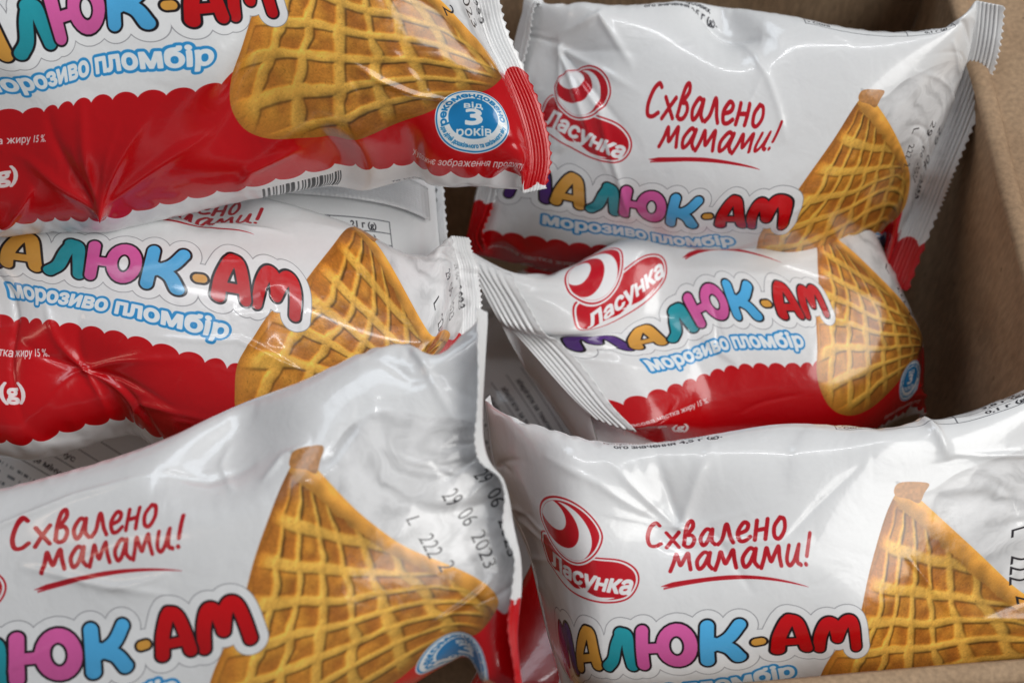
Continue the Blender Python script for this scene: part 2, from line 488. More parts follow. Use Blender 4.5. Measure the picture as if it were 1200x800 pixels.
# date stamp across the ice cream: dotted ink, reading downwards
def stamp(s, x, y, size, ang):
    A, B, T = place_type(s, x, y, size, None, ang)
    draw_segments(A, B, T, [(-.05, hexc(44, 42, 46))], pad=2)
for s_, x, y in (('29', 645, -118), ('06', 648, -74), ('2023', 651, -34), ('29', 683, -122), ('06', 685, -78), ('2023', 688, -36), ('L', 594, -100), ('222', 598, -66), ('2', 606, -14)):
    stamp(s_, x, y, 26, math.pi / 2 - .06)

# ------------------------------------------------------------------ materials
def new_mat(name):
    m = bpy.data.materials.new(name); m.use_nodes = True
    nt = m.node_tree
    return m, nt, nt.nodes['Principled BSDF']

print_img = bpy.data.images.new('wrapper_print', IW, IH, alpha=False)
buf = np.ones((IH, IW, 4), np.float32); buf[..., :3] = np.clip(IMG, 0, 1)
print_img.pixels.foreach_set(buf.ravel()); print_img.update(); print_img.pack()

def film_material(name, rough=.24, knurl=False):
    m, nt, b = new_mat(name)
    L = nt.links.new
    uv = nt.nodes.new('ShaderNodeUVMap'); uv.uv_map = 'print'
    tex = nt.nodes.new('ShaderNodeTexImage'); tex.image = print_img; tex.interpolation = 'Cubic'; tex.extension = 'REPEAT'
    L(uv.outputs['UV'], tex.inputs['Vector'])
    co = nt.nodes.new('ShaderNodeTexCoord')
    # uneven ink: a very slight mottling of the print
    n0 = nt.nodes.new('ShaderNodeTexNoise'); n0.inputs['Scale'].default_value = 900; n0.inputs['Detail'].default_value = 3
    L(co.outputs['Object'], n0.inputs['Vector'])
    mr = nt.nodes.new('ShaderNodeMapRange'); mr.inputs['To Min'].default_value = .965; mr.inputs['To Max'].default_value = 1.02
    L(n0.outputs['Fac'], mr.inputs['Value'])
    mx = nt.nodes.new('ShaderNodeMix'); mx.data_type = 'RGBA'; mx.blend_type = 'MULTIPLY'; mx.inputs['Factor'].default_value = 1
    L(tex.outputs['Color'], mx.inputs['A']); L(mr.outputs['Result'], mx.inputs['B'])
    L(mx.outputs['Result'], b.inputs['Base Color'])
    b.inputs['Roughness'].default_value = rough
    b.inputs['IOR'].default_value = 1.5
    b.inputs['Coat Weight'].default_value = .45; b.inputs['Coat Roughness'].default_value = .06
    # fine crinkle of the film
    n1 = nt.nodes.new('ShaderNodeTexNoise'); n1.inputs['Scale'].default_value = 95; n1.inputs['Detail'].default_value = 3; n1.inputs['Distortion'].default_value = .5
    n2 = nt.nodes.new('ShaderNodeTexNoise'); n2.inputs['Scale'].default_value = 420; n2.inputs['Detail'].default_value = 2
    L(co.outputs['Object'], n1.inputs['Vector']); L(co.outputs['Object'], n2.inputs['Vector'])
    bp = nt.nodes.new('ShaderNodeBump'); bp.inputs['Strength'].default_value = .22; bp.inputs['Distance'].default_value = .0016
    bp2 = nt.nodes.new('ShaderNodeBump'); bp2.inputs['Strength'].default_value = .10; bp2.inputs['Distance'].default_value = .0003
    L(n1.outputs['Fac'], bp.inputs['Height']); L(n2.outputs['Fac'], bp2.inputs['Height']); L(bp.outputs['Normal'], bp2.inputs['Normal'])
    last = bp2
    if knurl:
        w1 = nt.nodes.new('ShaderNodeTexWave'); w1.inputs['Scale'].default_value = 40; w1.bands_direction = 'X'
        w2 = nt.nodes.new('ShaderNodeTexWave'); w2.inputs['Scale'].default_value = 40; w2.bands_direction = 'Y'
        mp = nt.nodes.new('ShaderNodeMapping'); mp.inputs['Scale'].default_value = (7.0, 6.0, 1)
        L(uv.outputs['UV'], mp.inputs['Vector']); L(mp.outputs['Vector'], w1.inputs['Vector']); L(mp.outputs['Vector'], w2.inputs['Vector'])
        ad = nt.nodes.new('ShaderNodeMath'); ad.operation = 'ADD'
        L(w1.outputs['Fac'], ad.inputs[0]); L(w2.outputs['Fac'], ad.inputs[1])
        bp3 = nt.nodes.new('ShaderNodeBump'); bp3.inputs['Strength'].default_value = .45; bp3.inputs['Distance'].default_value = .00022
        L(ad.outputs[0], bp3.inputs['Height']); L(last.outputs['Normal'], bp3.inputs['Normal']); last = bp3
    L(last.outputs['Normal'], b.inputs['Normal'])
    return m

FILM = film_material('printed_film')
SEAL = film_material('sealed_film', .30)
KNURL = film_material('knurled_film', .28, True)

# ------------------------------------------------------------------ how a filled sleeve of film settles (a small cloth solver)
NX, NT = 97, 112
X0, X1, HALF = -60.0, 705.0, 450.0
def settle(yc, seed, fill=.62, pinches=(), iters=110, wave=10.0):
    """rest grid: rows along x, columns round the sleeve; returns positions (NX, NT, 3) in print units, z up"""
    r = np.random.RandomState(seed)
    xs = np.linspace(X0, X1, NX); dx = xs[1] - xs[0]; dt_ = 2 * HALF / NT
    P = np.zeros((NX, NT, 3), np.float64)
    for i in range(NX):
        e = min(i, NX - 1 - i) / (NX - 1) * 2
        b = 1.0 + 105 * math.sin(min(1, e * 1.15) * math.pi / 2) ** .8 * fill / .62 * .8
        lo_, hi_ = 0.0, 300.0
        th = np.linspace(0, 2 * math.pi, 721)
        for _ in range(30):
            a = .5 * (lo_ + hi_)
            pr = np.hypot(np.diff(a * np.cos(th)), np.diff(b * np.sin(th))).sum()
            if pr > 2 * HALF: hi_ = a
            else: lo_ = a
        ys, zs = -a * np.cos(th), b * np.sin(th)
        s = np.concatenate([[0], np.cumsum(np.hypot(np.diff(ys), np.diff(zs)))]); s *= 2 * HALF / s[-1]
        q = np.arange(NT) * dt_
        P[i, :, 0] = xs[i]; P[i, :, 1] = yc + np.interp(q, s, ys); P[i, :, 2] = np.interp(q, s, zs)
    P += r.normal(0, .35, P.shape)
    low = np.array([[value_noise((NX, NT), 12, seed * 7 + k)] for k in range(1)])[0, 0] - .5
    P[..., 2] += low * wave
    mir = (-np.arange(NT)) % NT
    flat_y = yc - 225 + np.minimum(np.arange(NT), NT - np.arange(NT)) * dt_
    V = np.zeros_like(P)
    dd = math.hypot(dx, dt_)
    pin = []
    qy = (yc - 225 + np.arange(NT) * dt_)
    for (px, py, dz, rad) in pinches:
        jy = ((py - (yc - 225)) % 900) / dt_
        dj = np.abs(np.arange(NT) - jy); dj = np.minimum(dj, NT - dj) * dt_
        w = np.exp(-(((xs[:, None] - px) ** 2 + dj[None] ** 2) / rad ** 2))
        pin.append((w, dz))
    def con(a, b, L, k, compress=1.0):
        d = b - a
        ln = np.sqrt((d * d).sum(-1, keepdims=True)) + 1e-9
        c = (ln - L)
        c = np.where(c < 0, c * compress, c)
        return d * (c / ln * .5 * k)
    def s_edges(P, st, step, L, k, cp):
        # rows i and i+step for i = st, st+2*step ...
        for off in range(step):
            ia = np.arange(st * step + off, NX - step, 2 * step)
            if len(ia) == 0: continue
            g = con(P[ia], P[ia + step], L, k, cp); P[ia] += g; P[ia + step] -= g
    jj = np.arange(NT)
    def t_edges(P, st, step, L, k, cp):
        for off in range(step):
            ja = np.arange(st * step + off, NT, 2 * step); jb = (ja + step) % NT
            g = con(P[:, ja], P[:, jb], L, k, cp); P[:, ja] += g; P[:, jb] -= g
    vol_t = fill
    for it in range(iters):
        # pressure along the normals, easing off as the sleeve fills
        du = np.empty_like(P); du[1:-1] = P[2:] - P[:-2]; du[0] = P[1] - P[0]; du[-1] = P[-1] - P[-2]
        dv = np.roll(P, -1, 1) - np.roll(P, 1, 1)
        N = np.cross(du, dv); 
        Nn = N / (np.sqrt((N * N).sum(-1, keepdims=True)) + 1e-9)
        thick = (P[..., 2] * Nn[..., 2]).mean()
        pr = np.clip((fill * 110 - thick * 1.0) * .02, -.2, .6)
        sgn = -1.0 if (Nn[..., 2] * P[..., 2]).mean() < 0 else 1.0
        V = V * .90 + sgn * Nn * pr
        for w, dz in pin:
            V[..., 2] += w * dz * .02
            V[..., :2] *= (1 - .3 * w[..., None])
        Q = P + V
        for _ in range(3):
            for st in (0, 1):
                s_edges(Q, st, 1, dx, 1.0, .55); t_edges(Q, st, 1, dt_, 1.0, .55)
            for st in (0, 1):
                ia = np.arange(st, NX - 1, 2)
                g = con(Q[ia], np.roll(Q, -1, 1)[ia + 1], dd, .6, .3); Q[ia] += g; Q[ia + 1] -= np.roll(g, 1, 1)
                g = con(Q[ia], np.roll(Q, 1, 1)[ia + 1], dd, .6, .3); Q[ia] += g; Q[ia + 1] -= np.roll(g, -1, 1)
            for st in (0, 1):
                s_edges(Q, st, 2, 2 * dx, .22, 1.0); t_edges(Q, st, 2, 2 * dt_, .22, 1.0)
                s_edges(Q, st, 4, 4 * dx, .05, 1.0); t_edges(Q, st, 4, 4 * dt_, .05, 1.0)
            for e in (0, NX - 1):
                row = .5 * (Q[e] + Q[e][mir])
                row[:, 1] = flat_y * .97 + .03 * row[:, 1]
                row[:, 0] = row[:, 0].mean() + .5 * (row[:, 0] - row[:, 0].mean())
                row[:, 2] *= .6
                Q[e] = row
        V = (Q - P) * .97
        P = Q
    c = P[..., 0].mean()
    return P

# thin-plate map from sleeve coordinates to the place
class Plate:
    def __init__(self, src, dst, lam=30.0):
        self.s = src; n = len(src)
        self.c = src.mean(0); self.k = 1 / 300.0
        a = (src - self.c) * self.k
        self.a = a
        d = np.sqrt(((a[:, None] - a[None]) ** 2).sum(-1))
        K = np.where(d > 0, d * d * np.log(d + 1e-12), 0) + np.eye(n) * lam * 1e-4
        Pm = np.hstack([np.ones((n, 1)), a])
        M = np.zeros((n + 3, n + 3)); M[:n, :n] = K; M[:n, n:] = Pm; M[n:, :n] = Pm.T
        R = np.zeros((n + 3, dst.shape[1])); R[:n] = dst
        self.w = np.linalg.solve(M, R)
    def __call__(self, p):
        sh = p.shape[:-1]; q = (p.reshape(-1, 2) - self.c) * self.k
        d = np.sqrt(((q[:, None] - self.a[None]) ** 2).sum(-1))
        K = np.where(d > 0, d * d * np.log(d + 1e-12), 0)
        out = K @ self.w[:-3] + np.hstack([np.ones((len(q), 1)), q]) @ self.w[-3:]
        return out.reshape(sh + (out.shape[-1],))

def grid_sample(P, yc, x, y):
    dt_ = 2 * HALF / NT
    fi = np.clip((x - X0) / (X1 - X0) * (NX - 1), 0, NX - 1 - 1e-6); fj = ((y - (yc - 225)) / dt_) % NT
    i, j = int(fi), int(fj); a, b = fi - i, fj - j
    j1 = (j + 1) % NT; j = j % NT
    return (P[i, j] * (1 - a) * (1 - b) + P[i + 1, j] * a * (1 - b) + P[i, j1] * (1 - a) * b + P[i + 1, j1] * a * b)

def link(o):
    scene.collection.objects.link(o); return o

def fast_mesh(name, verts, quads, uv, mat, parent):
    me = bpy.data.meshes.new(name)
    n, f = len(verts), len(quads)
    me.vertices.add(n); me.vertices.foreach_set('co', np.ascontiguousarray(verts, np.float32).ravel())
    me.loops.add(4 * f); me.loops.foreach_set('vertex_index', np.ascontiguousarray(quads, np.int32).ravel())
    me.polygons.add(f); me.polygons.foreach_set('loop_start', np.arange(0, 4 * f, 4, dtype=np.int32))
    me.polygons.foreach_set('loop_total', np.full(f, 4, np.int32))
    me.update(calc_edges=True)
    l = me.uv_layers.new(name='print'); l.data.foreach_set('uv', np.ascontiguousarray(uv, np.float32).ravel())
    me.polygons.foreach_set('use_smooth', np.ones(f, bool))
    me.materials.append(mat); me.update()
    o = link(bpy.data.objects.new(name, me))
    o.parent = parent; o.matrix_parent_inverse = Matrix.Translation(-parent.location)
    return o

FX = 3
def refine(P):
    """smooth threefold refinement of the settled grid"""
    def mat(n, m, per):
        M = np.zeros((m, n))
        for k in range(m):
            t = k / FX; i = int(t); u = t - i
            if i >= n - 1 and not per:
                i, u = n - 2, 1.0
            w = (.5 * (-u + 2 * u * u - u ** 3), .5 * (2 - 5 * u * u + 3 * u ** 3), .5 * (u + 4 * u * u - 3 * u ** 3), .5 * (-u * u + u ** 3))
            for q in range(4):
                c = i - 1 + q
                c = c % n if per else min(max(c, 0), n - 1)
                M[k, c] += w[q]
        return M
    A_m = mat(P.shape[0], (P.shape[0] - 1) * FX + 1, False); B_m = mat(P.shape[1], P.shape[1] * FX, True)
    Q = np.tensordot(A_m, P, (1, 0))
    return np.einsum('bj,ajk->abk', B_m, Q)

def crease_field(xs, ys, creases):
    """sum of sharp ridges (amp > 0) and folds (amp < 0) along lines given in print coordinates; (points, amp, width, mode)"""
    X, Y = np.meshgrid(xs, ys, indexing='ij')
    H = np.zeros(X.shape)
    for pts, amp, wid, mode in creases:
        p = np.array(pts, float)
        L = np.hypot(*np.diff(p, axis=0).T).sum(); acc = 0.0
        best = np.full(X.shape, 1e9); tt = np.zeros(X.shape); sd = np.zeros(X.shape)
        m = (X > p[:, 0].min() - 6 * wid) & (X < p[:, 0].max() + 6 * wid) & (Y > p[:, 1].min() - 6 * wid) & (Y < p[:, 1].max() + 6 * wid)
        if not m.any():
            continue
        x, y = X[m], Y[m]
        b = np.full(x.shape, 1e9); t_ = np.zeros(x.shape); s_ = np.zeros(x.shape)
        for (ax, ay), (bx, by) in zip(p[:-1], p[1:]):
            vx, vy = bx - ax, by - ay; ln = math.hypot(vx, vy)
            t = np.clip(((x - ax) * vx + (y - ay) * vy) / ln ** 2, 0, 1)
            d = np.hypot(x - ax - t * vx, y - ay - t * vy)
            c = d < b
            b = np.where(c, d, b); t_ = np.where(c, (acc + t * ln) / L, t_); s_ = np.where(c, np.sign((x - ax) * vy - (y - ay) * vx), s_)
            acc += ln
        tap = np.sin(np.pi * np.clip(t_, 0, 1)) ** .7 if mode == 'line' or mode == 'step' else (1 - t_) ** .8
        if mode == 'step':
            h = amp * s_ * (1 - np.exp(-b / wid)) * np.exp(-b / (wid * 3.5)) * 2
        else:
            h = amp * (.62 * np.exp(-b / wid) + .38 * np.exp(-(b / (wid * .38)) ** 2))
        H[m] += h * tap
    return H

def stray_creases(yc, seed, n_end=16, n_body=9):
    r = random.Random(seed)
    out = []
    for k in range(n_end):
        e = k % 2
        x = X0 if e == 0 else X1
        sg = 1 if e == 0 else -1
        y = yc + r.uniform(-215, 215)
        ln = r.uniform(45, 150); sl_ = r.uniform(-.35, .35)
        kx = r.uniform(-8, 8)
        out.append(([(x, y), (x + sg * ln * .5, y + sl_ * ln * .5 + kx), (x + sg * ln, y + sl_ * ln)], r.choice((-1, 1)) * r.uniform(2.2, 5.0), r.uniform(6, 11), 'ray'))
    for k in range(n_body):
        x, y = r.uniform(20, 640), yc + r.uniform(-190, 190)
        a = r.uniform(0, math.pi); ln = r.uniform(50, 150)
        bx, by = r.uniform(-14, 14), r.uniform(-14, 14)
        out.append(([(x, y), (x + .5 * ln * math.cos(a) + bx, y + .5 * ln * math.sin(a) + by), (x + ln * math.cos(a), y + ln * math.sin(a))], r.choice((-1, 1)) * r.uniform(.8, 2.2), r.uniform(5, 12), r.choice(('line', 'step'))))
    return out

def star(x, y, rays, amp, wid):
    return [([(x, y), (x + .5 * l * math.cos(math.radians(a)) , y + .5 * l * math.sin(math.radians(a))), (x + l * math.cos(math.radians(a)), y + l * math.sin(math.radians(a)))], amp * k, wid, 'ray') for a, l, k in rays]

def mesh_obj(name, verts, faces, mat, parent, uvs=None, smooth_=True):
    me = bpy.data.meshes.new(name)
    me.from_pydata([tuple(v) for v in verts], [], faces)
    if uvs is not None:
        l = me.uv_layers.new(name='print')
        l.data.foreach_set('uv', np.asarray(uvs, np.float32).ravel())
    if smooth_:
        me.polygons.foreach_set('use_smooth', np.ones(len(me.polygons), bool))
    me.materials.append(mat); me.update()
    o = link(bpy.data.objects.new(name, me))
    if parent is not None:
        o.parent = parent
        o.matrix_parent_inverse = Matrix.Translation(-parent.location)
    return o

def uv_of(x, y):
    return ((x - PX0) / (PX1 - PX0), (y - PY0) / (PY1 - PY0))

SIMS = {}
def pack(label, keys, z0, yc, seed, fill=.62, tilt=(0, 0), pinches=(), ends=((0, 40), (0, 40)), zs=1.0, bend=None, sim=None, seal_wave=0.0, lam=30.0, detail=1, fin=None, flip=False, creases=(), lift=None, flat=None):
    """one wrapped ice cream: keys tie print points to where they lie; z0 is the height of its middle"""
    if sim is None:
        P = settle(yc, seed, fill, pinches); SIMS[seed] = (P, yc)
    else:
        P, yc = SIMS[sim]
    if flat is not None:
        P = P.copy()
        e_ = X0 if flat[0] < 322 else X1 - 34.0
        ff = np.clip((P[..., 0] - e_) / (flat[0] - e_), 0, 1); ff = ff * ff * (3 - 2 * ff)
        P[..., 2] *= np.where(P[..., 2] > 0, flat[1] + (1 - flat[1]) * ff, 1.0)
    dt_ = 2 * HALF / NT
    mid = np.array([322.0, yc])
    def height(Pl):
        zz = Pl[..., 2] * (-1 if flip else 1)
        up_ = 0.0 if lift is None else lift[1] * np.clip((lift[0] - Pl[..., 0]) / (lift[0] - X0), 0, 1.2) ** lift[2]
        return z0 + up_ + U * (zs * zz + tilt[0] * (Pl[..., 0] - mid[0]) + tilt[1] * (Pl[..., 1] - mid[1]))
    src, dst = [], []
    for (x, y, px, py) in keys:
        p = grid_sample(P, yc, x, y)
        src.append(p[:2]); dst.append(at(px, py, float(height(p)))[:2])
    plate = Plate(np.array(src), np.array(dst), lam)
    W = np.empty_like(P)
    W[..., :2] = plate(P[..., :2]); W[..., 2] = height(P)
    if bend is not None:
        W = bend(P, W)
    # refined sleeve with its creases
    F = refine(W)
    nx, nt = F.shape[:2]
    fx = np.linspace(X0, X1, nx); fy = yc - 225 + np.arange(nt) * dt_ / FX
    H = crease_field(fx, fy, list(creases) + stray_creases(yc, seed))
    H *= np.clip(np.minimum(fx - X0, X1 - fx) / 16.0, 0, 1)[:, None]
    gu = np.gradient(F, axis=0); gv = np.roll(F, -1, 1) - np.roll(F, 1, 1)
    Nf = np.cross(gu, gv); Nf /= np.linalg.norm(Nf, axis=-1, keepdims=True) + 1e-12
    probe = (Nf[nx // 2, :, 2] * (F[nx // 2, :, 2] - F[nx // 2, :, 2].mean())).mean()
    if probe < 0:
        Nf = -Nf
    F = F + Nf * (H * U)[..., None]
    base = F.reshape(-1, 3).mean(0); base[2] = F[..., 2].min()
    root = link(bpy.data.objects.new('ice_cream_pack', None))
    root.empty_display_size = .02
    root.location = Vector(base)
    root['label'] = label; root['category'] = 'ice cream'; root['group'] = 'wrapped ice creams in the box'
    idx = np.arange(nx * nt).reshape(nx, nt)
    i0, i1 = idx[:-1], idx[1:]
    quads = np.stack([i0, i1, np.roll(i1, -1, 1), np.roll(i0, -1, 1)], -1).reshape(-1, 4)
    UX = np.broadcast_to(((fx - PX0) / (PX1 - PX0))[:, None], (nx, nt)); ny = (yc - 225 + np.arange(nt + 1) * dt_ / FX - PY0) / (PY1 - PY0)
    UA = np.broadcast_to(ny[None, :-1], (nx, nt)); UB = np.broadcast_to(ny[None, 1:], (nx, nt))
    uvq = np.stack([np.stack([UX[:-1], UA[:-1]], -1), np.stack([UX[1:], UA[1:]], -1), np.stack([UX[1:], UB[1:]], -1), np.stack([UX[:-1], UB[:-1]], -1)], 2).reshape(-1, 4, 2)
    if probe < 0:
        quads = quads[:, ::-1]; uvq = uvq[:, ::-1]
    body = fast_mesh('wrapper', F.reshape(-1, 3), quads, uvq, FILM, root)
    # crimped end seals
    nF = NT // 2 + 1
    for e, (ang, wid) in enumerate(ends):
        if wid <= 0:
            continue
        row = 0 if e == 0 else NX - 1
        nb = 3 if e == 0 else NX - 4
        line_ = W[row, :nF].copy(); inner = .5 * (W[nb, :nF] + W[nb, (-np.arange(nF)) % NT])
        m = 225
        tt = np.linspace(0, nF - 1, m); k0 = np.minimum(tt.astype(int), nF - 2); fr = (tt - k0)[:, None]
        line2 = line_[k0] * (1 - fr) + line_[k0 + 1] * fr
        inn2 = inner[k0] * (1 - fr) + inner[k0 + 1] * fr
        along = np.gradient(line2, axis=0); along /= np.linalg.norm(along, axis=1, keepdims=True)
        out = line2 - inn2; out -= (out * along).sum(1, keepdims=True) * along; out = out.mean(0); out /= np.linalg.norm(out)
        # even out the direction along the seal
        al = along.mean(0); al /= np.linalg.norm(al)
        up = np.cross(al, out); up = up if up[2] > 0 else -up
        a_ = math.radians(ang)
        nv_fold = Nf[FX * (4 if e == 0 else NX - 5), :nt // 2].mean(0); nv_fold = nv_fold / np.linalg.norm(nv_fold)
        nrow = 33
        V_ = []; UVp = []
        rr = np.random.RandomState(seed + e)
        skew = rr.uniform(-2, 2)
        fold = np.convolve(rr.normal(0, 1, m + 40), np.hanning(41) / 20.5, 'valid')[:m]
        for k in range(nrow):
            t = k / (nrow - 1)
            dist = t * wid
            # the film leaves along the sleeve, then turns by the fold angle within a few units
            turn = min(1.0, t / .16)
            dirv = out * math.cos(a_ * turn) + up * math.sin(a_ * turn)
            nv = -out * math.sin(a_ * turn) + up * math.cos(a_ * turn)
            if k == 0:
                cur = line2.copy()
            else:
                cur = cur + dirv * (wid / (nrow - 1)) * U
            crimp = math.sin((dist - .12 * wid) / (wid * .72) * 2 * math.pi * 5) * 1.6 if .12 * wid < dist < .84 * wid else 0.0
            if ang > 90:
                # folded back over: it lies on the sleeve, lifting a little towards its free edge
                xx = (X0 + dist) if e == 0 else (X1 - dist)
                fi = (xx - X0) / (X1 - X0) * (NX - 1); ii = min(int(fi), NX - 2); fr_ = fi - ii
                ra, rb = W[ii, :nF], W[ii + 1, :nF]
                rw = ra * (1 - fr_) + rb * fr_
                cur = rw[k0] * (1 - fr) + rw[k0 + 1] * fr
                cur = cur + nv_fold * ((2.5 + 5.0 * t ** 2 + 2.0 * min(1, t * 6)) * U)
                nv = nv_fold
                dirv = (inn2 - line2).mean(0); dirv /= np.linalg.norm(dirv)
            p = cur + nv[None] * (crimp * U) + nv[None] * (fold[:, None] * seal_wave * t * U)
            if k == nrow - 1:
                tooth = np.abs(((np.arange(m) / 225.0 * 38 + skew) % 1) - .5) * 2
                p = p + dirv[None] * (tooth[:, None] - .5) * 4.4 * U
            V_.append(p)
            yy = yc - 225 + tt * dt_
            if ang > 90:
                yy = yc - 225 - tt * dt_      # folded over: the reverse of the film shows
            UVp.append((np.full(m, (X0 - dist) if e == 0 else (X1 + dist)), yy))
        V_ = np.array(V_)
        faces = []; uvs = []
        for k in range(nrow - 1):
            for q in range(m - 1):
                faces.append((k * m + q, (k + 1) * m + q, (k + 1) * m + q + 1, k * m + q + 1))
                for (kk, qq) in ((k, q), (k + 1, q), (k + 1, q + 1), (k, q + 1)):
                    uvs.append(uv_of(UVp[kk][0][qq], UVp[kk][1][qq]))
        s_ = mesh_obj('end_seal', V_.reshape(-1, 3), faces, SEAL, root, uvs)
        so = s_.modifiers.new('film', 'SOLIDIFY'); so.thickness = .9 * U; so.offset = 0
    if fin is not None:
        # the long seal down the back, folded flat: a knurled strip with a smooth rim
        xa, xb, y_mid, wid = fin
        nr = 40; mcols = 9
        V_ = []; fc = []; uvs = []
        sgn = 1 if flip else -1
        for i in range(nr):
            x = xa + (xb - xa) * i / (nr - 1)
            for q in range(mcols):
                y = y_mid + wid * (q / (mcols - 1))
                p = grid_sample(W, yc, x, y)
                lift = (7.0 + 3.0 * (q / (mcols - 1)) + 12.0 * max(0, q / (mcols - 1) - .7)) * U
                V_.append(p + np.array([0, 0, lift * sgn]))
        for i in range(nr - 1):
            for q in range(mcols - 1):
                fc.append((i * mcols + q, (i + 1) * mcols + q, (i + 1) * mcols + q + 1, i * mcols + q + 1))
                for (a1, b1) in ((i, q), (i + 1, q), (i + 1, q + 1), (i, q + 1)):
                    uvs.append(uv_of(0 + a1 * 3.0, -250 + b1 * 2.0))
        f_ = mesh_obj('back_seal', V_, fc, KNURL, root, uvs)
        so = f_.modifiers.new('film', 'SOLIDIFY'); so.thickness = 1.0 * U; so.offset = 0
    return root, W, yc

# ------------------------------------------------------------------ the packs
BR_KEYS = [(93, -122, 686, 672), (80, -166, 668, 632), (169, -150, 760, 640), (333, -147, 921, 630), (363, -116, 950, 660), (250, 0, 850, 777), (62, 0, 680, 787), (405, 0, 1007, 761),
           (395, -57, 1000, 721), (482, -186, 1053, 570), (607, -16, 1190, 696), (313, 30, 931, 784), (560, -285, 1135, 490), (335, -285, 910, 500), (225, -285, 780, 522),
           (-60, -310, 572, 490), (-60, -100, 622, 650), (-60, 90, 690, 812), (5, 0, 668, 796), (10, -200, 608, 565), (705, -330, 1300, 400), (705, -100, 1310, 600), (705, 115, 1330, 800)]
pack('plump white pack with a pleated dent above its red slogan, against the front cardboard edge', BR_KEYS, 0.0, -112, 3, fill=.44, tilt=(0, -.38), lift=(110, -.03, 1.6),
     pinches=((213, -185, -10, 30), (470, -250, 6, 26)), ends=((-18, 40), (0, 40)), seal_wave=10,
     creases=star(213, -178, ((-128, 120, 1.2), (-58, 120, 1.2), (-92, 100, -1.4)), 5, 17) + star(213, -176, ((-5, 130, .5), (195, 110, .5)), 4, 9)
     + [([(480, -112), (505, -70), (540, -12)], 4, 6, 'line'), ([(515, -320), (522, -270), (535, -215)], 9, 12, 'line'), ([(535, -225), (600, -200), (680, -190)], 5, 10, 'line'),
        ([(560, -190), (590, -150), (600, -100)], -4, 9, 'line'), ([(620, -200), (640, -150), (690, -120)], 4, 8, 'line'), ([(190, -160), (270, -150), (370, -140)], 2.0, 12, 'line'), ([(60, -250), (130, -230), (205, -180)], 3, 14, 'line')])

BL_KEYS = [(169, -150, 15, 645), (333, -147, 183, 615), (363, -116, 215, 638), (186, -98, 44, 692), (250, 0, 132, 791), (405, 0, 300, 752), (395, -57, 276, 698), (298, 0, 188, 775),
           (482, -186, 345, 536), (660, 52, 581, 700), (410, -285, 275, 478), (590, -285, 455, 407), (607, 140, 550, 752), (650, -104, 525, 588), (551, -90, 440, 623), (612, -9, 520, 664), (637, -208, 495, 496),
           (705, -275, 568, 386), (705, -90, 584, 560), (705, 110, 602, 748), (640, 150, 566, 800), (560, 128, 476, 786), (-60, -90, -225, 770), (-60, -290, -260, 620)]
pack('pack with the date stamp beside its cone picture, its crimped end standing upright', BL_KEYS, 0.032, -62, 5, fill=.42, tilt=(.30, -.24), flat=(440, .42),
     pinches=((420, -225, -5, 40),), ends=((0, 0), (74, 40)), seal_wave=14,
     creases=[([(60, -160), (170, -185), (240, -200), (330, -205)], 5, 8, 'line'), ([(330, -205), (390, -190), (440, -200)], -4, 14, 'line'), ([(445, -170), (470, -192), (500, -192)], 4, 7, 'line'),
              ([(170, -130), (240, -100), (330, -70)], 3.5, 9, 'line'), ([(250, -90), (300, -88), (340, -92)], 3, 5, 'line'), ([(560, 80), (620, 50), (664, 25)], 8, 8, 'line'),
              ([(560, -250), (620, -235), (680, -245)], -3, 10, 'line'), ([(600, -300), (640, -240), (690, -190)], 3.5, 8, 'line'), ([(640, -170), (660, -140), (698, -150)], -3, 8, 'line'), ([(590, -180), (640, -165), (680, -130)], 2.5, 6, 'line')])

TL_KEYS = [(250, 0, 154, 34), (405, 0, 324, 20), (152, 0, 69, 54), (96, 0, 10, 73), (313, 30, 252, 64), (78, 30, 7, 98), (330, 65, 262, 96), (100, 65, 44, 127), (125, 105, 52, 160), (75, 150, 18, 203),
           (340, 70, 275, 84), (385, 150, 324, 164), (470, 158, 415, 166), (660, 55, 582, 79), (607, 140, 555, 134), (537, 192, 490, 177), (664, 194, 613, 197), (705, 40, 572, 52), (705, 208, 614, 219),
           (200, 196, 118, 240), (430, 200, 400, 186), (560, 200, 500, 197), (-60, 20, -170, 120), (-60, 200, -150, 300), (250, -170, 130, -130), (705, -200, 540, -140)]
pack('pack with the blue age badge and red band on show, overlapping its white neighbour', TL_KEYS, 0.058, -8, 8, fill=.42, tilt=(0, -.5),
     pinches=((198, 196, -10, 16), (350, 120, -6, 30)), ends=((0, 0), (8, 28)), seal_wave=12,
     creases=star(200, 196, ((-150, 150, 1), (-124, 160, -1), (-100, 140, 1.2), (-62, 150, 1.1), (-30, 140, .8)), 8, 19) + star(200, 196, ((-112, 90, .5), (-75, 110, .6)), 6, 7)
     + [([(478, 52), (510, 80), (545, 105), (595, 122)], 6, 7, 'line'), ([(470, 55), (490, 95), (480, 140)], -3, 8, 'line'), ([(400, 170), (350, 185), (330, 215)], 6, 12, 'line'),
        ([(640, 20), (660, 90), (690, 190)], 5, 10, 'line'), ([(60, 120), (20, 150), (-30, 200)], -7, 14, 'line'), ([(100, 165), (60, 210), (40, 230)], 7, 12, 'line')])

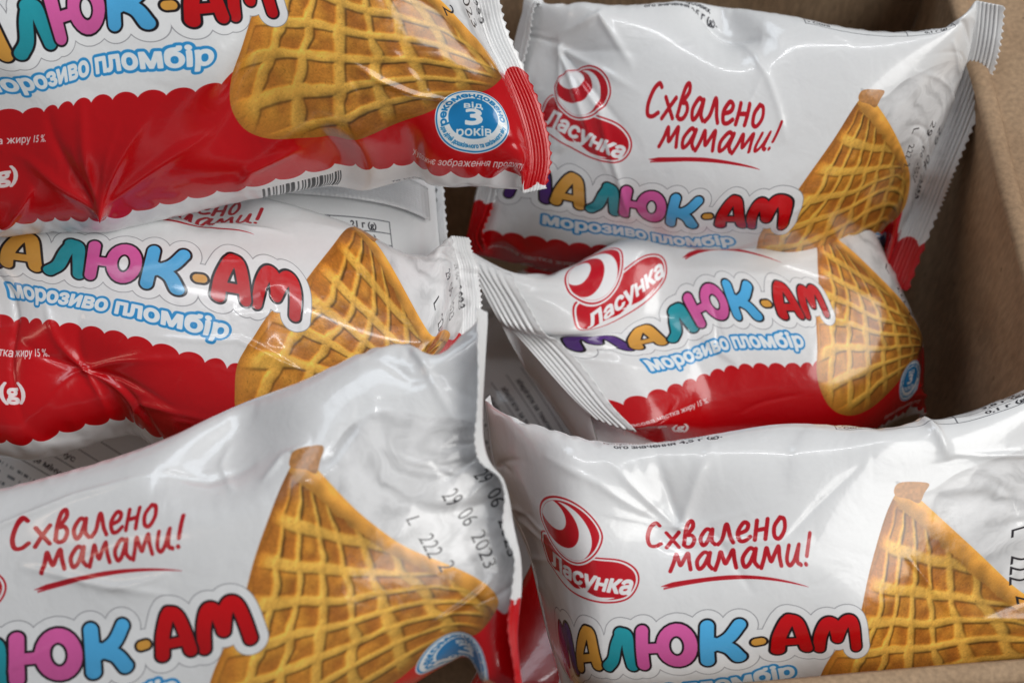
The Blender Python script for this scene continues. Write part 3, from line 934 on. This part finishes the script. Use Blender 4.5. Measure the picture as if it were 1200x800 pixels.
TR_KEYS = [(93, -122, 683, 152), (80, -166, 680, 112), (169, -150, 757, 137), (333, -147, 893, 149), (363, -116, 906, 173), (250, 0, 799, 267), (62, 0, 648, 240), (405, 0, 919, 267), (395, -57, 916, 230),
           (482, -186, 1011, 110), (660, 55, 1063, 233), (404, -50, 935, 232), (313, 30, 859, 281), (395, -285, 930, 22), (610, -285, 1110, 33), (225, -285, 800, 6), (150, 70, 728, 292), (350, 75, 895, 301),
           (705, -325, 1143, 10), (705, -200, 1128, 90), (705, -60, 1085, 200), (705, 95, 1040, 315), (-60, -325, 618, -4), (-60, -200, 600, 70), (-60, 0, 560, 222), (-60, 100, 546, 292)]
pack('white pack tucked into the box corner with its whole red slogan unwrinkled', TR_KEYS, -0.012, -112, 11, fill=.44, tilt=(.12, -.6), flat=(70, .22),
     pinches=((290, -275, -10, 22), (40, -225, -8, 26)), ends=((128, 44), (10, 34)), seal_wave=8,
     creases=star(30, -235, ((25, 150, 1.1), (42, 190, -1), (58, 210, 1.1), (75, 160, .8), (8, 130, -.8)), 6, 9)
     + [([(60, -200), (110, -150), (150, -60), (170, 10)], 4, 8, 'line'), ([(20, -250), (90, -270), (150, -200)], 6, 12, 'line'), ([(230, -300), (290, -265), (340, -250)], -8, 12, 'line'),
        ([(300, -270), (340, -200), (380, -120)], 2.5, 14, 'line'), ([(600, -330), (640, -280), (700, -250)], -6, 12, 'line'), ([(620, -250), (660, -200), (705, -190)], 5, 9, 'line')])

ML_KEYS = [(62, 0, 5, 313), (152, 0, 100, 327), (250, 0, 189, 341), (405, 0, 348, 376), (395, -57, 346, 322), (50, 30, 10, 338), (313, 30, 270, 388), (60, 65, 20, 371), (330, 65, 268, 422), (125, 105, 54, 411),
           (482, -186, 419, 266), (571, -64, 502, 396), (335, 90, 275, 462), (404, -50, 355, 339), (60, 205, 25, 516), (165, 205, 140, 487), (240, 205, 172, 503), (363, -116, 305, 262),
           (705, -200, 530, 286), (705, -60, 538, 322), (705, 100, 540, 408), (-60, 10, -110, 322), (-60, 200, -90, 500), (100, -180, 70, 215)]
pack('pack with the scalloped red band, wedged between the badge pack and the date stamped one', ML_KEYS, 0.006, 8, 14, fill=.42, tilt=(0, -.1),
     pinches=((165, 125, -10, 16), (300, -150, -10, 26)), ends=((0, 0), (-10, 26)), seal_wave=8,
     creases=star(165, 128, ((-160, 120, -1), (-125, 110, 1.2), (-95, 90, -.8), (-25, 140, 1), (8, 130, -1), (40, 110, 1), (100, 90, 1), (150, 120, 1)), 6, 15)
     + star(235, 165, ((-150, 80, -.8), (-20, 110, 1), (60, 60, -1), (120, 60, 1)), 5, 13)
     + [([(20, -10), (35, 60), (40, 180)], 4, 7, 'line'), ([(45, 0), (62, 70), (70, 190)], -4, 7, 'line'), ([(240, 60), (330, 40), (430, 60)], 3, 7, 'line'), ([(150, -190), (230, -150), (300, -110)], -9, 14, 'line'), ([(290, -120), (350, -100), (400, -110)], 5, 10, 'line')])

def mr_bend(P, W):
    # the near end is pushed up like a tent: its reverse slopes away below the seal
    xs = np.linspace(X0, X1, NX)[:, None]
    j = np.arange(NT)[None]
    q = np.clip((j - NT / 2) / (NT / 2), 0, 1)
    back = np.clip(np.sin(q * math.pi), 0, 1) ** .7 * (1.25 - q) * (j >= NT // 2)
    t = np.clip((xs - X0) / 190.0, 0, 1)
    prof = np.sin(np.clip(t, 0, 1) * math.pi) ** 1.0 * back
    d = at(560, 470, -.05) - at(640, 390, -.05)
    d = d / np.linalg.norm(d)
    W = W.copy()
    W[..., :2] += (prof * 72 * U)[..., None] * d[:2]
    W[..., 2] -= prof * 30 * U
    return W
MR_KEYS = [(62, 0, 746, 410), (152, 0, 821, 385), (250, 0, 877, 375), (405, 0, 971, 371), (395, -57, 954, 335), (50, 30, 758, 425), (313, 30, 942, 398), (0, 65, 722, 470), (330, 65, 954, 425),
           (-20, 108, 733, 500), (125, 108, 829, 469), (430, -97, 958, 310), (340, 75, 957, 430), (366, 140, 977, 480), (660, 55, 1082, 398), (607, 140, 1066, 442), (571, -64, 1048, 345),
           (30, -135, 679, 383), (156, -108, 779, 306), (80, -166, 700, 318), (-60, -215, 546, 302), (-60, 195, 680, 476), (-60, -10, 602, 388), (705, -60, 1044, 322), (705, 60, 1079, 402), (705, 150, 1080, 452)]
pack('pack at the middle of the box with its end twisted up and its badge slanting', MR_KEYS, -0.045, -10, 17, fill=.40, tilt=(0, -.2), lift=(130, .026, 1.5), flat=(40, .3),
     pinches=((110, -60, -6, 30),), ends=((112, 54), (-75, 30)), bend=mr_bend, seal_wave=6, lam=60)

# packs lying lower, seen through the gaps
def rigid(cx, cy, ang, sc, yc, flip=False):
    ca, sa = math.cos(math.radians(ang)), math.sin(math.radians(ang))
    out = []
    for x in (X0, 322.0, X1):
        for y in (yc - 170, yc, yc + 170):
            u, v = (x - 322) * sc, (y - yc) * sc * (-1 if flip else 1)
            out.append((x, y, cx + u * ca - v * sa, cy + u * sa + v * ca))
    return out
pack('pack lying face down with its knurled back seam showing, below the red banded one', rigid(196, 230, -5, .82, 8, True), -0.008, 0, 14, sim=14, ends=((0, 0), (0, 10)), flip=True, fin=(20, 690, 492, 52))
pack('shaded pack at the bottom of the dark gap in the middle of the box', rigid(640, 585, 62, .60, -112, True), -0.118, 0, 3, sim=3, ends=((0, 30), (0, 30)), flip=True)
pack('dim pack with a scalloped red print glimpsed in the gap by the front edge', rigid(690, 830, 118, .74, 8), -0.062, 0, 14, sim=14, ends=((0, 34), (0, 30)))
pack('grey pack in the shadows at the box side, beneath the scalloped red edge', rigid(40, 580, 28, .70, -62, True), -0.09, 0, 5, sim=5, ends=((0, 30), (0, 30)), flip=True)
# ------------------------------------------------------------------ the cardboard box
def cardboard():
    m, nt, b = new_mat('cardboard')
    L = nt.links.new
    co = nt.nodes.new('ShaderNodeTexCoord')
    n1 = nt.nodes.new('ShaderNodeTexNoise'); n1.inputs['Scale'].default_value = 30; n1.inputs['Detail'].default_value = 6
    n2 = nt.nodes.new('ShaderNodeTexNoise'); n2.inputs['Scale'].default_value = 700; n2.inputs['Detail'].default_value = 4
    mp = nt.nodes.new('ShaderNodeMapping'); mp.inputs['Scale'].default_value = (1, 1, .25)
    L(co.outputs['Object'], n1.inputs['Vector']); L(co.outputs['Object'], mp.inputs['Vector']); L(mp.outputs['Vector'], n2.inputs['Vector'])
    cr = nt.nodes.new('ShaderNodeValToRGB')
    cr.color_ramp.elements[0].position = .3; cr.color_ramp.elements[0].color = (.34, .22, .13, 1)
    cr.color_ramp.elements[1].position = .75; cr.color_ramp.elements[1].color = (.48, .335, .21, 1)
    L(n1.outputs['Fac'], cr.inputs['Fac'])
    mx = nt.nodes.new('ShaderNodeMix'); mx.data_type = 'RGBA'; mx.blend_type = 'MULTIPLY'; mx.inputs['Factor'].default_value = 1
    mr = nt.nodes.new('ShaderNodeMapRange'); mr.inputs['From Min'].default_value = .3; mr.inputs['From Max'].default_value = .7; mr.inputs['To Min'].default_value = .78; mr.inputs['To Max'].default_value = 1.12
    L(n2.outputs['Fac'], mr.inputs['Value']); L(cr.outputs['Color'], mx.inputs['A']); L(mr.outputs['Result'], mx.inputs['B'])
    # stray dark fibres
    v = nt.nodes.new('ShaderNodeTexVoronoi'); v.inputs['Scale'].default_value = 120
    mpv = nt.nodes.new('ShaderNodeMapping'); mpv.inputs['Scale'].default_value = (1, 1, .45)
    L(co.outputs['Object'], mpv.inputs['Vector']); L(mpv.outputs['Vector'], v.inputs['Vector'])
    lt = nt.nodes.new('ShaderNodeMath'); lt.operation = 'LESS_THAN'; lt.inputs[1].default_value = .07
    L(v.outputs['Distance'], lt.inputs[0])
    sc_ = nt.nodes.new('ShaderNodeMath'); sc_.operation = 'MULTIPLY'; sc_.inputs[1].default_value = .5
    L(lt.outputs[0], sc_.inputs[0])
    mx2 = nt.nodes.new('ShaderNodeMix'); mx2.data_type = 'RGBA'; mx2.inputs['B'].default_value = (.10, .06, .03, 1)
    L(sc_.outputs[0], mx2.inputs['Factor']); L(mx.outputs['Result'], mx2.inputs['A'])
    L(mx2.outputs['Result'], b.inputs['Base Color'])
    b.inputs['Roughness'].default_value = .85
    bp = nt.nodes.new('ShaderNodeBump'); bp.inputs['Strength'].default_value = .25; bp.inputs['Distance'].default_value = .0004
    L(n2.outputs['Fac'], bp.inputs['Height'])
    # the flutes inside the board telegraph through faintly, and a few soft dents
    wv = nt.nodes.new('ShaderNodeTexWave'); wv.bands_direction = 'DIAGONAL'; wv.inputs['Scale'].default_value = 30; wv.inputs['Distortion'].default_value = 1.2; wv.inputs['Detail'].default_value = 2
    mpw = nt.nodes.new('ShaderNodeMapping'); mpw.inputs['Scale'].default_value = (1, 1, 0)
    L(co.outputs['Object'], mpw.inputs['Vector']); L(mpw.outputs['Vector'], wv.inputs['Vector'])
    bw = nt.nodes.new('ShaderNodeBump'); bw.inputs['Strength'].default_value = .35; bw.inputs['Distance'].default_value = .0005
    L(wv.outputs['Fac'], bw.inputs['Height']); L(bp.outputs['Normal'], bw.inputs['Normal'])
    nd = nt.nodes.new('ShaderNodeTexNoise'); nd.inputs['Scale'].default_value = 38; nd.inputs['Detail'].default_value = 2
    L(co.outputs['Object'], nd.inputs['Vector'])
    bd = nt.nodes.new('ShaderNodeBump'); bd.inputs['Strength'].default_value = .35; bd.inputs['Distance'].default_value = .003
    L(nd.outputs['Fac'], bd.inputs['Height']); L(bw.outputs['Normal'], bd.inputs['Normal'])
    L(bd.outputs['Normal'], b.inputs['Normal'])
    return m
BOARD = cardboard()

ZT = 0.015                                  # height of the fold along the box's top
FLOOR = -0.155
BA = math.radians(4.4)
ex_ = np.array([math.cos(BA), math.sin(BA), 0]); ey_ = np.array([-math.sin(BA), math.cos(BA), 0])
pr_ = at(1170, 182, ZT); pf_ = at(1080, 795, ZT); pb_ = at(900, 10, -0.01)
xr = float(pr_ @ ex_); yf = float(pf_ @ ey_); yb = float(pb_ @ ey_) 
xl = xr - 0.42
T_ = 0.003
box = link(bpy.data.objects.new('cardboard_box', None))
def B3(a, b, z): return ex_ * a + ey_ * b + np.array([0, 0, z])
box.location = Vector(B3((xl + xr) / 2, (yf + yb) / 2, FLOOR))
box['label'] = 'open brown cardboard box holding all the wrapped packs'; box['category'] = 'box'
def panel(name, corners, outward, n=(24, 12), wob=.0006, seed=0, thick=T_):
    """a sheet of board between four corners, slightly uneven, with thickness on its outer side"""
    c = [np.array(k) for k in corners]
    r = np.random.RandomState(seed)
    nu, nv = n
    nz_ = value_noise((nu + 1, nv + 1), 5, seed + 200) - .5
    V_ = []
    o = np.array(outward, float); o /= np.linalg.norm(o)
    for i in range(nu + 1):
        for j in range(nv + 1):
            u, v = i / nu, j / nv
            p = c[0] * (1 - u) * (1 - v) + c[1] * u * (1 - v) + c[2] * u * v + c[3] * (1 - u) * v
            V_.append(p + o * nz_[i, j] * wob * 2 * math.sin(math.pi * min(1, max(0, v))) )
    k = len(V_)
    V_ += [p + o * thick for p in V_]
    F = []
    w = nv + 1
    for i in range(nu):
        for j in range(nv):
            a = i * w + j
            F.append((a, a + 1, a + w + 1, a + w)); F.append((k + a, k + a + w, k + a + w + 1, k + a + 1))
    for i in range(nu):
        for j in (0, nv):
            a = i * w + j
            F.append((a, a + w, k + a + w, k + a))
    for j in range(nv):
        for i in (0, nu):
            a = i * w + j
            F.append((a, k + a, k + a + 1, a + 1))
    o_ = mesh_obj(name, V_, F, BOARD, box)
    es = o_.modifiers.new('edges', 'EDGE_SPLIT'); es.split_angle = math.radians(50)
    return o_
panel('box_floor', [B3(xl, yf, FLOOR), B3(xr, yf, FLOOR), B3(xr, yb, FLOOR), B3(xl, yb, FLOOR)], (0, 0, -1), seed=1)
panel('side_wall', [B3(xr, yf, FLOOR), B3(xr, yb, FLOOR), B3(xr, yb, ZT), B3(xr, yf, ZT)], ex_, seed=2, wob=.0012)
panel('side_wall', [B3(xl, yf, FLOOR), B3(xl, yb, FLOOR), B3(xl, yb, ZT), B3(xl, yf, ZT)], -ex_, seed=3)
panel('end_wall', [B3(xl, yb, FLOOR), B3(xr, yb, FLOOR), B3(xr, yb, ZT), B3(xl, yb, ZT)], ey_, seed=4, wob=.001)
panel('end_wall', [B3(xl, yf, FLOOR), B3(xr, yf, FLOOR), B3(xr, yf, ZT), B3(xl, yf, ZT)], -ey_, seed=5)
# flaps folded outwards along the top
def flap(a0, b0, a1, b1, out, drop, length, seed):
    o = out * length + np.array([0, 0, drop])
    nrm = np.cross(B3(a1, b1, 0) - B3(a0, b0, 0), o); nrm /= np.linalg.norm(nrm)
    nrm = -nrm if nrm[2] > 0 else nrm
    st = np.array([0, 0, .0004])
    panel('flap', [B3(a0, b0, ZT) + st, B3(a1, b1, ZT) + st, B3(a1, b1, ZT) + st + o, B3(a0, b0, ZT) + st + o], nrm, seed=seed, wob=.001)
flap(xr, yf, xr, yb, ex_, .012, .11, 11)
flap(xl, yf, xr, yf, -ey_, -.02, .09, 12)
flap(xl, yb, xr, yb, ey_, -.02, .09, 13)
flap(xl, yf, xl, yb, -ex_, -.02, .09, 14)

# rounded bead where the board is scored and folded
def fold_bead(a0, b0, a1, b1, r_):
    n, m = 40, 8
    p0, p1 = B3(a0, b0, ZT + .0006), B3(a1, b1, ZT + .0006)
    d = (p1 - p0) / np.linalg.norm(p1 - p0); sx = np.cross(d, (0, 0, 1.0))
    rr = np.random.RandomState(31); w = value_noise((1, n + 1), 6, 77)[0] - .5
    V_ = []; F_ = []
    for i in range(n + 1):
        c = p0 + (p1 - p0) * i / n + sx * w[i] * .0012
        for k in range(m):
            t = 2 * math.pi * k / m
            V_.append(c + sx * r_ * 1.5 * math.cos(t) + np.array([0, 0, r_ * math.sin(t)]))
    for i in range(n):
        for k in range(m):
            F_.append((i * m + k, (i + 1) * m + k, (i + 1) * m + (k + 1) % m, i * m + (k + 1) % m))
    mesh_obj('fold_edge', V_, F_, BOARD, box)
fold_bead(xr + .0005, yf, xr + .0005, yb, .0022)
fold_bead(xl, yf - .0005, xr, yf - .0005, .0022)
